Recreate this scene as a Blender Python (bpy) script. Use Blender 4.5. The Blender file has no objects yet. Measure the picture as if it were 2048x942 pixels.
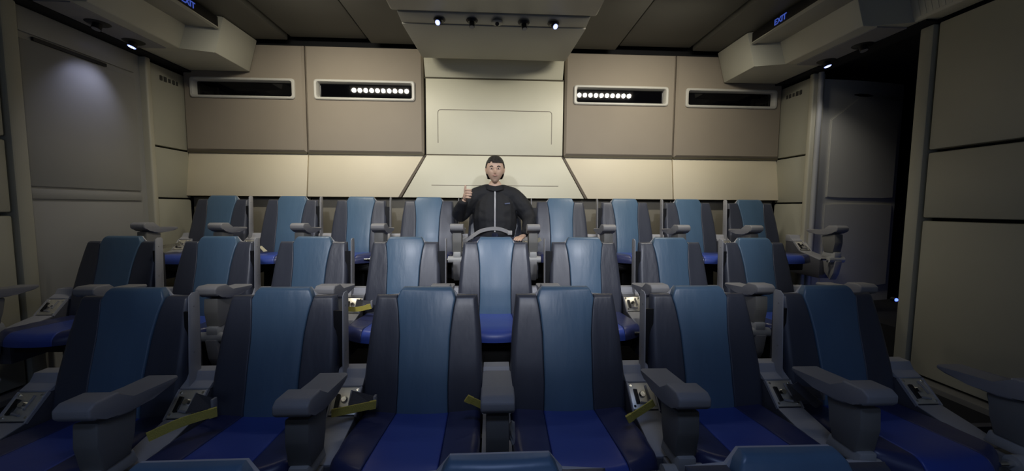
import bpy, bmesh, math, random
from mathutils import Vector, Matrix, noise
random.seed(4)
SC = bpy.context.scene
COL = SC.collection
PI = math.pi

# ------------------------------------------------------------------ camera
cam_d = bpy.data.cameras.new('camera'); cam = bpy.data.objects.new('camera', cam_d); COL.objects.link(cam)
cam_d.sensor_fit = 'HORIZONTAL'; cam_d.sensor_width = 36.0; cam_d.lens = 36.0 * 760.0 / 2048.0
cam_d.clip_start = 0.02
yaw, pitch, roll = math.radians(2.8), math.radians(4.3), math.radians(0.4)
fwd = Vector((math.sin(yaw) * math.cos(pitch), math.cos(yaw) * math.cos(pitch), -math.sin(pitch)))
rgt = Vector((math.cos(yaw), -math.sin(yaw), 0)); upv = rgt.cross(fwd)
r2 = rgt * math.cos(roll) + upv * math.sin(roll); u2 = -rgt * math.sin(roll) + upv * math.cos(roll)
M = Matrix((r2, u2, -fwd)).transposed().to_4x4(); M.translation = Vector((0, 0, 1.35))
cam.matrix_world = M
SC.camera = cam

# ------------------------------------------------------------------ world, exposure
w = bpy.data.worlds.new('world'); SC.world = w; w.use_nodes = True
w.node_tree.nodes['Background'].inputs[0].default_value = (0.5, 0.55, 0.7, 1)
w.node_tree.nodes['Background'].inputs[1].default_value = 0.02
SC.view_settings.view_transform = 'Standard'; SC.view_settings.look = 'None'
SC.view_settings.gamma = 1.0; SC.view_settings.exposure = 0.0
SC.view_settings.use_curve_mapping = False

def area(name, loc, direction, sx, sy, power, col, spread=180, shape='RECTANGLE'):
    l = bpy.data.lights.new(name, 'AREA'); l.shape = shape; l.size = sx
    if shape == 'RECTANGLE': l.size_y = sy
    l.energy = power; l.color = col; l.spread = math.radians(spread)
    o = bpy.data.objects.new(name, l); COL.objects.link(o); o.location = loc
    o.rotation_euler = Vector(direction).to_track_quat('-Z', 'Y').to_euler()
    return o
def spot(name, loc, direction, power, col, angle=60, blend=0.7, r=0.012):
    l = bpy.data.lights.new(name, 'SPOT'); l.energy = power; l.color = col
    l.spot_size = math.radians(angle); l.spot_blend = blend; l.shadow_soft_size = r
    o = bpy.data.objects.new(name, l); COL.objects.link(o); o.location = loc
    o.rotation_euler = Vector(direction).to_track_quat('-Z', 'Y').to_euler()
    return o
LED_P = 6.6
LED_X, LED_Y, LED_Z, LED_S = 1.46, 2.69, 2.855, 0.074
WARM = (1.0, 0.94, 0.80)
# glow of the projection screen at the front of the cabin, behind the photographer
area('screen_glow', (0, -2.4, 1.5), (0, 1, -0.05), 3.6, 1.8, 8.0, (0.45, 0.60, 1.0))
# pair of cool ceiling spotlights behind the photographer, falling on the middle of the rows
for s_ in (-1, 1):
    spot('unseen_front_spot', (s_ * 1.05, -0.5, 2.84), (-s_ * .26, 4.05, -1.72), 175.0, (0.88, 0.91, 1.0), 46, 0.8, .08)
spot('unseen_front_spot', (0, -0.9, 2.30), (0, 3.9, -1.05), 66.0, (0.88, 0.91, 1.0), 42, 0.55, .15)  # weaker third spot without a fixture, added to brighten the middle seat tops
area('added_blue_fill', (0, -0.2, 2.70), (0, 0.25, -1), 0.7, 0.2, 5.6, (0.42, 0.56, 0.95), 150)  # blue fill with no fixture, added to brighten cushions and armrests
# second pair of LED bars on the ceiling over the front rows, above the photographer, aimed at the back rows
FRONT_P = 4.0
for s_ in (-1, 1):
    for k_ in range(5):
        spot('front_led', (s_ * 1.25 + (k_ - 2) * .15, 0.55, 2.84), (-s_ * .40, .86, -.50), FRONT_P, WARM, 88, 1.0, .03)

# ------------------------------------------------------------------ materials
def mat(name, col, rough=0.5, metal=0.0, bump=0.0, scale=40.0, stretch=(1, 1, 1), var=0.0, spec=0.5,
        coat=0.0, emit=None, es=1.0, rnd=False, vscale=None, objcoord=True):
    m = bpy.data.materials.new(name); m.use_nodes = True
    nt = m.node_tree; N = nt.nodes; L = nt.links; b = N['Principled BSDF']
    b.inputs['Base Color'].default_value = (*col, 1); b.inputs['Roughness'].default_value = rough
    b.inputs['Metallic'].default_value = metal; b.inputs['Specular IOR Level'].default_value = spec
    b.inputs['Coat Weight'].default_value = coat; b.inputs['Coat Roughness'].default_value = 0.25
    if emit:
        b.inputs['Emission Color'].default_value = (*emit, 1); b.inputs['Emission Strength'].default_value = es
    tc = N.new('ShaderNodeTexCoord'); mp = N.new('ShaderNodeMapping')
    L.new(tc.outputs['Object'], mp.inputs[0]); mp.inputs['Scale'].default_value = stretch
    if rnd:
        oi = N.new('ShaderNodeObjectInfo'); mu = N.new('ShaderNodeMath'); mu.operation = 'MULTIPLY'
        mu.inputs[1].default_value = 37.0; L.new(oi.outputs['Random'], mu.inputs[0])
        L.new(mu.outputs[0], mp.inputs['Location'])
    if bump:
        n = N.new('ShaderNodeTexNoise'); n.inputs['Scale'].default_value = scale; n.inputs['Detail'].default_value = 3
        L.new(mp.outputs[0], n.inputs['Vector'])
        bp = N.new('ShaderNodeBump'); bp.inputs['Strength'].default_value = bump; bp.inputs['Distance'].default_value = 0.02
        L.new(n.outputs['Fac'], bp.inputs['Height']); L.new(bp.outputs[0], b.inputs['Normal'])
    if var:
        n2 = N.new('ShaderNodeTexNoise'); n2.inputs['Scale'].default_value = vscale or 3.0; n2.inputs['Detail'].default_value = 4
        L.new(mp.outputs[0], n2.inputs['Vector'])
        mx = N.new('ShaderNodeMix'); mx.data_type = 'RGBA'; mx.blend_type = 'MULTIPLY'
        rp = N.new('ShaderNodeMapRange'); rp.inputs['From Min'].default_value = 0.3; rp.inputs['From Max'].default_value = 0.7
        rp.inputs['To Min'].default_value = 1 - var; rp.inputs['To Max'].default_value = 1.0
        L.new(n2.outputs['Fac'], rp.inputs[0])
        mx.inputs['Factor'].default_value = 1.0; mx.inputs[6].default_value = (*col, 1)
        L.new(rp.outputs[0], mx.inputs[7]); L.new(mx.outputs[2], b.inputs['Base Color'])
    return m

MT = {
 'teal':   mat('teal_vinyl', (0.092, 0.168, 0.262), 0.38, bump=0.10, scale=9, stretch=(3, 1, .8), var=.12, rnd=True, coat=.15),
 'side':   mat('charcoal_vinyl', (0.060, 0.066, 0.090), 0.40, bump=0.12, scale=9, stretch=(2.5, 1, .8), var=.15, rnd=True, coat=.15),
 'cush':   mat('blue_lit_vinyl', (0.048, 0.092, 0.43), 0.38, bump=0.10, scale=8, var=.12, rnd=True, coat=.15),  # bluer than the teal vinyl: blue light on the cushions put into the colour
 'cushs':  mat('navy_vinyl', (0.042, 0.052, 0.15), 0.36, bump=0.16, scale=9, var=.12, rnd=True, coat=.15),
 'shell':  mat('pale_grey_plastic', (0.42, 0.42, 0.44), 0.5, bump=.02, scale=120, var=.06),
 'shelldk':mat('dark_seat_back', (0.03, 0.03, 0.036), 0.6, var=.1),
 'arm':    mat('grey_rubber', (0.31, 0.305, 0.31), 0.55, bump=.04, scale=200, var=.08),
 'console':mat('dark_console_plastic', (0.10, 0.10, 0.115), 0.55, var=.08),
 'post':   mat('grey_painted_post', (0.20, 0.195, 0.18), 0.55, bump=.02, scale=90, var=.08),
 'barrel': mat('light_grey_metal', (0.45, 0.45, 0.44), 0.42, var=.06),
 'chrome': mat('chrome', (0.85, 0.84, 0.80), 0.16, metal=1.0),
 'plate':  mat('polished_plate', (0.93, 0.89, 0.78), 0.42, metal=0.8, bump=.02, scale=60),
 'black':  mat('black_plastic', (0.006, 0.006, 0.007), 0.5),
 'void':   mat('dark_backing', (0.004, 0.004, 0.005), 0.9),
 'yellow': mat('yellow_webbing', (0.70, 0.58, 0.11), 0.7, bump=.3, scale=260, var=.12, vscale=20),
 'paletag':mat('pale_webbing', (0.60, 0.55, 0.38), 0.7, bump=.3, scale=200, var=.1),
 'web':    mat('charcoal_webbing', (0.07, 0.07, 0.08), 0.6, bump=.2, scale=260),
 'cream':  mat('cream_laminate', (0.80, 0.71, 0.52), 0.55, bump=.015, scale=60, var=.04),
 'column': mat('ivory_laminate', (0.70, 0.67, 0.52), 0.5, bump=.015, scale=60, var=.04),
 'taupe':  mat('taupe_fabric_panel', (0.315, 0.268, 0.208), 0.75, bump=.05, scale=220, var=.05),
 'taupedk':mat('taupe_edge', (0.10, 0.085, 0.05), 0.7),
 'lowband':mat('dim_taupe_panel', (0.22, 0.20, 0.155), 0.7, bump=.03, scale=100, var=.06),
 'groove': mat('panel_joint', (0.16, 0.13, 0.10), 0.8),
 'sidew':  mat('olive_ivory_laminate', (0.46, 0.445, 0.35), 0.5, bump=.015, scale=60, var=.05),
 'door':   mat('grey_door_laminate', (0.34, 0.335, 0.31), 0.42, bump=.015, scale=30, var=.04),
 'leaf':   mat('brightened_door_laminate', (0.60, 0.58, 0.50), 0.45, var=.04),  # door laminate lightened: light missing on the open leaf put into the colour
 'jamb':   mat('pale_jamb', (0.55, 0.52, 0.40), 0.45, var=.05),
 'ceil':   mat('dark_olive_ceiling', (0.115, 0.113, 0.095), 0.6, bump=.02, scale=80, var=.06),
 'soffit': mat('grey_beige_soffit', (0.40, 0.385, 0.32), 0.55, bump=.015, scale=70, var=.05),
 'bulk':   mat('beige_bulkhead', (0.58, 0.565, 0.46), 0.5, bump=.015, scale=70, var=.05),
 'frame':  mat('pale_window_frame', (0.60, 0.58, 0.52), 0.4, var=.04),
 'glass':  mat('black_glass', (0.002, 0.002, 0.003), 0.03, spec=0.6),
 'floor':  mat('dark_carpet', (0.012, 0.012, 0.014), 0.95, bump=.4, scale=300, var=.3, vscale=30),
 'skin':   mat('skin', (0.62, 0.42, 0.31), 0.5, bump=.02, scale=90, var=.06),
 'jacket': mat('black_jacket', (0.008, 0.009, 0.013), 0.75, bump=.25, scale=14, var=.2),
 'trouser':mat('navy_trousers', (0.012, 0.018, 0.05), 0.8, bump=.2, scale=20, var=.2),
 'hair':   mat('dark_hair', (0.010, 0.008, 0.007), 0.45, bump=.6, scale=60, stretch=(4, 4, .6)),
 'shoe':   mat('dark_shoe', (0.02, 0.02, 0.02), 0.5),
 'zip':    mat('grey_zip', (0.5, 0.5, 0.52), 0.35, metal=.4, bump=.3, scale=300),
 'belt':   mat('grey_lap_belt', (0.42, 0.41, 0.40), 0.55, bump=.2, scale=240),
 'eyew':   mat('eye_white', (0.75, 0.73, 0.7), 0.25),
 'iris':   mat('dark_iris', (0.02, 0.012, 0.008), 0.15),
 'lip':    mat('lips', (0.50, 0.27, 0.22), 0.5),
 'blue':   mat('blue_white_lens', (0.1, 0.1, 0.12), 0.3, emit=(0.30, 0.38, 1.0), es=2.2),
 'bluew':  mat('white_led_chip', (0.1, 0.1, 0.12), 0.3, emit=(0.85, 0.9, 1.0), es=7.0),
 'pilot':  mat('blue_pilot_lamp', (0.1, 0.1, 0.2), 0.3, emit=(0.08, 0.14, 1.0), es=4.0),
 'exit':   mat('blue_exit_letters', (0.02, 0.02, 0.05), 0.4, emit=(0.07, 0.13, 0.62), es=0.55),
 'mark':   mat('dark_wall_lettering', (0.06, 0.058, 0.05), 0.6),
 'logo':   mat('grey_chest_print', (0.10, 0.12, 0.20), 0.5),
 'tissue': mat('white_tissue', (0.55, 0.55, 0.55), 0.9),
}

# ------------------------------------------------------------------ mesh helpers
def mesh_obj(name, verts, faces, m, parent=None, smooth=False, fix=True):
    me = bpy.data.meshes.new(name); me.from_pydata([tuple(v) for v in verts], [], faces); me.update()
    if fix:
        bm = bmesh.new(); bm.from_mesh(me); bmesh.ops.recalc_face_normals(bm, faces=bm.faces); bm.to_mesh(me); bm.free()
    me.materials.append(MT[m])
    if smooth is True:
        for p in me.polygons: p.use_smooth = True
    o = bpy.data.objects.new(name, me); COL.objects.link(o)
    if parent: o.parent = parent
    if smooth == 'auto': shade_auto(me)
    return o
def shade_auto(me, ang=35):
    bm = bmesh.new(); bm.from_mesh(me)
    for f in bm.faces: f.smooth = True
    for e in bm.edges:
        if len(e.link_faces) == 2 and e.calc_face_angle(0) > math.radians(ang): e.smooth = False
    bm.to_mesh(me); bm.free()
def bm_obj(name, bm, m, parent=None, smooth='auto'):
    me = bpy.data.meshes.new(name); bmesh.ops.recalc_face_normals(bm, faces=bm.faces); bm.to_mesh(me); bm.free()
    me.materials.append(MT[m])
    o = bpy.data.objects.new(name, me); COL.objects.link(o)
    if parent: o.parent = parent
    if smooth == 'auto': shade_auto(me)
    elif smooth:
        for p in me.polygons: p.use_smooth = True
    return o
def add_box(bm, x0, x1, y0, y1, z0, z1, bev=0.0, seg=2):
    r = bmesh.ops.create_cube(bm, size=1.0); vs = r['verts']
    for v in vs:
        v.co = Vector(((x0 + x1) / 2 + v.co.x * (x1 - x0), (y0 + y1) / 2 + v.co.y * (y1 - y0), (z0 + z1) / 2 + v.co.z * (z1 - z0)))
    if bev:
        es = list({e for v in vs for e in v.link_edges})
        bmesh.ops.bevel(bm, geom=es, offset=bev, segments=seg, affect='EDGES', profile=0.5)
def box(name, x0, x1, y0, y1, z0, z1, m, parent=None, bev=0.0, seg=2):
    bm = bmesh.new(); add_box(bm, x0, x1, y0, y1, z0, z1, bev, seg); return bm_obj(name, bm, m, parent)
def add_prism(bm, pts, f0, f1, bev=0.0, seg=2):
    a = [bm.verts.new(f0(p)) for p in pts]; b = [bm.verts.new(f1(p)) for p in pts]
    n = len(pts); bm.faces.new(a); bm.faces.new(b[::-1])
    for i in range(n): bm.faces.new((a[i], b[i], b[(i + 1) % n], a[(i + 1) % n]))
    if bev:
        es = list({e for v in a + b for e in v.link_edges})
        bmesh.ops.bevel(bm, geom=es, offset=bev, segments=seg, affect='EDGES', profile=0.5, clamp_overlap=True)
def prism_x(name, pts, x0, x1, m, parent=None, bev=0.0, seg=2, x0b=None):   # pts (y,z)
    bm = bmesh.new(); add_prism(bm, pts, lambda p: (x0, p[0], p[1]), lambda p: (x1, p[0], p[1]), bev, seg)
    return bm_obj(name, bm, m, parent)
def prism_y(name, pts, y0, y1, m, parent=None, bev=0.0, seg=2):             # pts (x,z)
    bm = bmesh.new(); add_prism(bm, pts, lambda p: (p[0], y0, p[1]), lambda p: (p[0], y1, p[1]), bev, seg)
    return bm_obj(name, bm, m, parent)
def prism_z(name, pts, z0, z1, m, parent=None, bev=0.0, seg=2):             # pts (x,y)
    bm = bmesh.new(); add_prism(bm, pts, lambda p: (p[0], p[1], z0), lambda p: (p[0], p[1], z1), bev, seg)
    return bm_obj(name, bm, m, parent)
def add_cyl(bm, p0, p1, r0, r1=None, n=16):
    p0, p1 = Vector(p0), Vector(p1); r1 = r0 if r1 is None else r1
    q = (p1 - p0).to_track_quat('Z', 'Y')
    a = []; b = []
    for i in range(n):
        t = 2 * PI * i / n; c = Vector((math.cos(t), math.sin(t), 0))
        a.append(bm.verts.new(p0 + q @ (c * r0))); b.append(bm.verts.new(p1 + q @ (c * r1)))
    bm.faces.new(a[::-1]); bm.faces.new(b)
    for i in range(n): bm.faces.new((a[i], a[(i + 1) % n], b[(i + 1) % n], b[i]))
def cyl(name, p0, p1, r0, m, parent=None, r1=None, n=16):
    bm = bmesh.new(); add_cyl(bm, p0, p1, r0, r1, n); return bm_obj(name, bm, m, parent)
def loft(name, loops, m, parent=None, closed_ends=(False, False), smooth='auto'):
    V = []; Fc = []; n = len(loops[0])
    for lp in loops: V += list(lp)
    for k in range(len(loops) - 1):
        for i in range(n):
            j = (i + 1) % n; Fc.append((k * n + i, k * n + j, (k + 1) * n + j, (k + 1) * n + i))
    if closed_ends[0]: Fc.append(tuple(range(n)))
    if closed_ends[1]: Fc.append(tuple((len(loops) - 1) * n + i for i in range(n)))
    return mesh_obj(name, V, Fc, m, parent, smooth)
def ribbon(name, pts, width, m, parent=None, thick=0.003, wdir=(0, 0, 1)):
    """strap: pts is a polyline, wdir the direction of its width"""
    P = [Vector(p) for p in pts]; Q = []
    for i in range(len(P) - 1):                               # subdivide (catmull-rom)
        p0 = P[max(i - 1, 0)]; p1 = P[i]; p2 = P[i + 1]; p3 = P[min(i + 2, len(P) - 1)]
        for k in range(5):
            t = k / 5
            Q.append(0.5 * ((2 * p1) + (p2 - p0) * t + (2 * p0 - 5 * p1 + 4 * p2 - p3) * t * t + (3 * p1 - p0 - 3 * p2 + p3) * t ** 3))
    Q.append(P[-1]); W = Vector(wdir).normalized(); V = []; Fc = []
    for i, q in enumerate(Q):
        t = (Q[min(i + 1, len(Q) - 1)] - Q[max(i - 1, 0)]).normalized()
        wv = (W - t * W.dot(t)).normalized(); nn = t.cross(wv)
        for sx, sn in ((-1, -1), (1, -1), (1, 1), (-1, 1)): V.append(q + wv * sx * width / 2 + nn * sn * thick / 2)
    for i in range(len(Q) - 1):
        for k in range(4):
            a = i * 4 + k; b = i * 4 + (k + 1) % 4; Fc.append((a, b, b + 4, a + 4))
    Fc.append((0, 1, 2, 3)); l = (len(Q) - 1) * 4; Fc.append((l, l + 1, l + 2, l + 3))
    return mesh_obj(name, V, Fc, m, parent, 'auto')
def tag(o, label=None, cat=None, group=None, kind=None):
    if label: o['label'] = label
    if cat: o['category'] = cat
    if group: o['group'] = group
    if kind: o['kind'] = kind
    return o
def empty(name, loc=(0, 0, 0), rz=0):
    o = bpy.data.objects.new(name, None); COL.objects.link(o); o.location = loc; o.rotation_euler = (0, 0, rz)
    o.empty_display_size = 0.05
    return o
def copy_tree(o, parent=None):
    c = o.copy(); COL.objects.link(c); c.parent = parent
    for ch in list(o.children): copy_tree(ch, c)
    return c

# ------------------------------------------------------------------ rows
FLOOR = {'A': 0.444, 'B': 0.148, 'C': 0.0, 'D': -0.156}
ROWY = {'A': 3.59, 'B': 2.63, 'C': 1.68, 'D': 0.735}
PITCH = 0.617; XO = 0.015

# ------------------------------------------------------------------ setting
fl = empty('floor'); tag(fl, 'dark stepped floor rising in tiers under the seat rows', kind='structure')
for n, y0, y1, z in (('A', 2.86, 4.0, .444), ('B', 1.90, 2.86, .148), ('C', 0.94, 1.90, 0.0), ('D', -2.6, 0.94, -.156)):
    box('floor_tier', -3.1, 3.1, y0, y1, z - 0.5, z, 'floor', fl)
    box('step_nosing', -2.95, 2.95, y0 - .004 if n != 'D' else -2.6, y0 + .03 if n != 'D' else -2.57, z + .0005, z + .004, 'web', fl)
box('floor_tier', 3.1, 4.6, 1.5, 4.6, -.05, 0.444, 'floor', fl)

# ---- back wall
wb = empty('wall_back'); tag(wb, 'panelled back wall with ivory central column and cream band', kind='structure')
box('backing', -3.2, 3.2, 3.95, 4.05, -0.2, 3.05, 'void', wb)
def ring_panel(name, x0, x1, z0, z1, hole, yf, m, parent, bev=0.02):
    hx0, hx1, hz0, hz1 = hole
    R = lambda a, b, c, d, y: [Vector((a, y, c)), Vector((b, y, c)), Vector((b, y, d)), Vector((a, y, d))]
    return loft(name, [R(x0, x1, z0, z1, 3.96), R(x0, x1, z0, z1, yf + bev), R(x0 + bev, x1 - bev, z0 + bev, z1 - bev * .5, yf),
                       R(hx0, hx1, hz0, hz1, yf), R(hx0, hx1, hz0, hz1, 3.96)], m, parent, smooth=False)
WIN = [(-2.895, -1.918, 2.372, 2.568), (-1.742, -0.771, 2.374, 2.570), (0.796, 1.766, 2.376, 2.570), (1.942, 2.905, 2.370, 2.563)]
UP = [(-2.97, -1.835), (-1.825, -0.695), (0.712, 1.842), (1.852, 2.97)]
for (x0, x1), (a, b, c, d) in zip(UP, WIN):
    p = ring_panel('upper_panel', x0, x1, 1.872, 2.885, (a + .02, b - .02, c + .02, d - .02), 3.868, 'taupe', wb)
    box('shadow_gap', x0, x1, 3.885, 3.955, 1.856, 1.874, 'taupedk', p)
for x0, x1 in ((-2.97, -1.835), (1.852, 2.97)):
    box('cream_panel', x0, x1, 3.90, 3.96, 1.437, 1.858, 'cream', wb, bev=.006)
# inner cream panels meet the flared foot of the column on a slant
def slant(pts, m='cream', nm='cream_panel', y=3.90): return prism_y(nm, pts, y, 3.96, m, wb, bev=.005)
slant([(-1.825, 1.437), (-0.945, 1.437), (-0.705, 1.858), (-1.825, 1.858)])
slant([(0.722, 1.858), (1.842, 1.858), (1.842, 1.437), (0.955, 1.437)])
for s, xa, xb in ((-1, -0.935, -0.692), (1, 0.945, 0.709)):
    slant([(xa - .016, 1.437), (xa + .016, 1.437), (xb + .016, 1.866), (xb - .016, 1.866)], 'groove', 'slanted_joint', 3.906)
slant([(-0.905, 1.437), (0.918, 1.437), (0.690, 1.862), (-0.672, 1.862)], 'column', 'column_foot_panel', 3.898)
ls = empty('column_panel'); ls.parent = wb
box('column_face', -0.676, 0.70, 3.898, 3.96, 1.872, 2.612, 'column', ls, bev=.006)
for o_ in list(wb.children):                                # the whole cream band leans forward at its foot
    if o_.name.split('.')[0] in ('cream_panel', 'slanted_joint', 'column_foot_panel'):
        for v in o_.data.vertices: v.co.y -= .06 * (1.862 - v.co.z) / .425
# fine raised outline on the column face: three-sided rounded line
def line_path(name, pts, r, m, parent):
    bm = bmesh.new()
    for a, b in zip(pts[:-1], pts[1:]): add_cyl(bm, a, b, r, n=6)
    return bm_obj(name, bm, m, parent)
def rounded(x0, x1, z0, z1, rr=.03):
    P = [(x0, z0)]
    P += [(x0 + rr - rr * math.cos(t), z1 - rr + rr * math.sin(t)) for t in [k * PI / 8 for k in range(5)]]
    P += [(x1 - rr + rr * math.sin(t), z1 - rr + rr * math.cos(t)) for t in [k * PI / 8 for k in range(5)]]
    return P + [(x1, z0)]
line_path('inset_outline', [(x, 3.899, z) for x, z in rounded(-.558, .585, 1.985, 2.312)], .0035, 'groove', ls)
line_path('inset_line', [(-.62, 3.857, 1.562), (.655, 3.857, 1.562)], .0035, 'groove', wb)
box('column_joint', -0.68, 0.70, 3.91, 3.955, 1.858, 1.876, 'groove', wb)
box('column_joint', -0.69, 0.712, 3.90, 3.955, 2.612, 2.622, 'taupedk', wb)
for x0, x1 in ((-2.97, -1.835), (-1.825, -0.60), (-0.59, 0.60), (0.61, 1.842), (1.852, 2.97)):
    box('lower_panel', x0, x1, 3.93, 3.96, 0.444, 1.424, 'lowband', wb, bev=.004)
box('band_ledge', -2.97, 2.97, 3.915, 3.955, 1.426, 1.436, 'taupedk', wb)

# ---- windows
def rr_loop(x0, x1, z0, z1, y, r, n=5):
    pts = []
    for cx, cz, a0 in ((x1 - r, z1 - r, 0), (x0 + r, z1 - r, PI / 2), (x0 + r, z0 + r, PI), (x1 - r, z0 + r, 1.5 * PI)):
        for k in range(n):
            t = a0 + k * PI / 2 / (n - 1); pts.append(Vector((cx + r * math.cos(t), y, cz + r * math.sin(t))))
    return pts
for i, (a, b, c, d) in enumerate(WIN):
    wn = empty('window_%d' % (i + 1)); wn['kind'] = 'structure'
    loft('window_frame', [rr_loop(a, b, c, d, 3.873, .028), rr_loop(a + .002, b - .002, c + .002, d - .002, 3.855, .028),
                          rr_loop(a + .010, b - .010, c + .010, d - .010, 3.848, .024), rr_loop(a + .026, b - .026, c + .022, d - .022, 3.850, .020),
                          rr_loop(a + .034, b - .034, c + .028, d - .028, 3.862, .016), rr_loop(a + .040, b - .040, c + .032, d - .032, 3.905, .014)],
         'frame', wn, smooth='auto')
    loft('window_pane', [rr_loop(a + .03, b - .03, c + .02, d - .02, 3.902, .014), rr_loop(a + .03, b - .03, c + .02, d - .02, 3.91, .014)],
         'glass', wn, (True, True), smooth=False)

# ---- side walls
def mirror(s, x0, x1): return (min(s * x0, s * x1), max(s * x0, s * x1))
def sbox(s, name, x0, x1, y0, y1, z0, z1, m, par, bev=0.0, seg=2):
    a, b = mirror(s, x0, x1); return box(name, a, b, y0, y1, z0, z1, m, par, bev, seg)
for s, nm in ((-1, 'wall_left'), (1, 'wall_right')):
    wl = empty(nm); tag(wl, 'ivory panelled %s side wall of the cabin' % ('left' if s < 0 else 'right'), kind='structure')
    sbox(s, 'backing', 3.03, 3.10, 3.44 if s < 0 else 3.56, 4.0, -.3, 3.0, 'void', wl)
    for z0, z1 in ((1.874, 2.578), (1.414, 1.858), (0.444, 1.400)):
        sbox(s, 'corner_panel', 2.965, 3.04, 3.515, 3.895, z0, z1, 'sidew', wl, bev=.008)
    sbox(s, 'corner_jamb', 2.945, 3.06, 3.462, 3.512, 0.444, 2.60, 'jamb', wl, bev=.012, seg=3)
    # marks on the corner panel: short row of dark unreadable characters, relief of thin plates
    mk = []
    y = 3.63
    bm = bmesh.new()
    for k, (wd, ht) in enumerate(((.030, .040), (.032, .044), (.026, .034), (.030, .036), (.022, .036))):
        y0 = 3.615 + k * .042 + (.006 if k > 1 else 0)
        a, b = mirror(s, 2.962, 2.966)
        add_box(bm, a, b, y0, y0 + wd, 2.475 - ht / 2, 2.475 + ht / 2)
        if k in (0, 3):
            add_box(bm, a - .0005, b + .0005, y0 + wd * .4, y0 + wd * .6, 2.475 - ht / 2 - .004, 2.475 + ht / 2 + .004)
    bm_obj('wall_lettering', bm, 'mark', wl)
    # nearer stretch of wall, beyond the door opening
    sbox(s, 'backing', 3.05, 3.10, -2.6, 2.50, -.3, 2.95, 'void', wl)
    for (y0, y1) in ((1.62, 2.50), (0.70, 1.60), (-0.25, 0.68), (-1.2, -0.27), (-2.4, -1.22)):
        for z0, z1 in ((1.760, 2.60), (1.296, 1.738), (0.20, 1.274)):
            sbox(s, 'wall_panel', 2.975, 3.06, y0, y1, z0, z1, 'sidew', wl, bev=.010)
    sbox(s, 'door_post', 2.955, 3.10, 2.515, 2.60, -.1, 2.60, 'sidew', wl, bev=.012)
    sbox(s, 'wall_ledge', 2.90, 3.06, -2.4, 2.50, 0.02, 0.185, 'post', wl, bev=.01)
# polished seal pole beside the right corner
pole = cyl('door_pole', (3.0, 3.445, .444), (3.0, 3.445, 2.60), .022, 'barrel'); pole.name = 'trim_1'; tag(pole, kind='structure')

# left door, closed
d1 = empty('door_1'); tag(d1, 'closed grey sliding door in the left wall', kind='structure')
bm = bmesh.new(); add_box(bm, -3.06, -3.0, 2.60, 3.47, .2, 2.60); bm_obj('door_leaf', bm, 'door', d1)
box('upper_door_panel', -3.01, -2.985, 2.62, 3.40, 1.462, 2.395, 'door', d1, bev=.008)
box('top_door_panel', -3.01, -2.985, 2.62, 3.40, 2.44, 2.59, 'door', d1, bev=.006)
box('middle_rail', -3.01, -2.985, 2.62, 3.40, 1.38, 1.448, 'door', d1, bev=.006)
box('lower_door_panel', -3.01, -2.985, 2.62, 3.40, .45, 1.366, 'door', d1, bev=.008)
box('door_slot', -3.0, -2.984, 2.70, 3.17, 2.405, 2.428, 'black', d1)
# right door, standing open: leaf turned out into the dark side passage
d2 = empty('door_2'); tag(d2, 'open grey door leaf standing in the dark right-hand opening', kind='structure')
def leafx(x, off=0.0):         # gently curved leaf
    t = (x - 3.03) / .95
    return 3.50 + .10 * t * t + off
def leaf_patch(name, pts, off, m, par):
    """extruded outline (x,z) laid on the curved leaf"""
    bm = bmesh.new(); f = [bm.verts.new((x, leafx(x, off), z)) for x, z in pts]; b = [bm.verts.new((x, leafx(x, .0), z)) for x, z in pts]
    bm.faces.new(f); n = len(pts)
    for i in range(n): bm.faces.new((f[i], f[(i + 1) % n], b[(i + 1) % n], b[i]))
    bmesh.ops.bevel(bm, geom=[e for e in bm.edges if all(v in f for v in e.verts)], offset=.008, segments=2, affect='EDGES')
    bmesh.ops.triangulate(bm, faces=[q for q in bm.faces if len(q.verts) > 4])
    return bm_obj(name, bm, m, par, smooth='auto')
V = []; Fc = []
for k in range(13):
    x = 3.03 + k * .95 / 12
    for z in (.444, 2.56): V.append((x, leafx(x), z))
    for z in (2.56, .444): V.append((x, leafx(x, .05), z))
for k in range(12):
    for q in range(4):
        a = k * 4 + q; b = k * 4 + (q + 1) % 4; Fc.append((a, b, b + 4, a + 4))
Fc += [(0, 1, 2, 3), (48, 49, 50, 51)]
mesh_obj('door_leaf', V, Fc, 'leaf', d2, smooth='auto')
def xs(a, b, n=6): return [a + (b - a) * k / n for k in range(n + 1)]
leaf_patch('upper_door_panel', [(x, 1.462) for x in xs(3.165, 3.93)] + [(3.93, 2.40)] + [(x, 2.40) for x in xs(3.93, 3.45)[1:]] + [(3.165, 2.19)], -.014, 'leaf', d2)
leaf_patch('lower_door_panel', [(x, .60) for x in xs(3.15, 3.93)] + [(x, 1.40) for x in xs(3.93, 3.15)], -.014, 'leaf', d2)
leaf_patch('door_slot', [(x, 2.415) for x in xs(3.39, 3.61, 3)] + [(x, 2.44) for x in xs(3.61, 3.39, 3)], -.002, 'black', d2)
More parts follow.
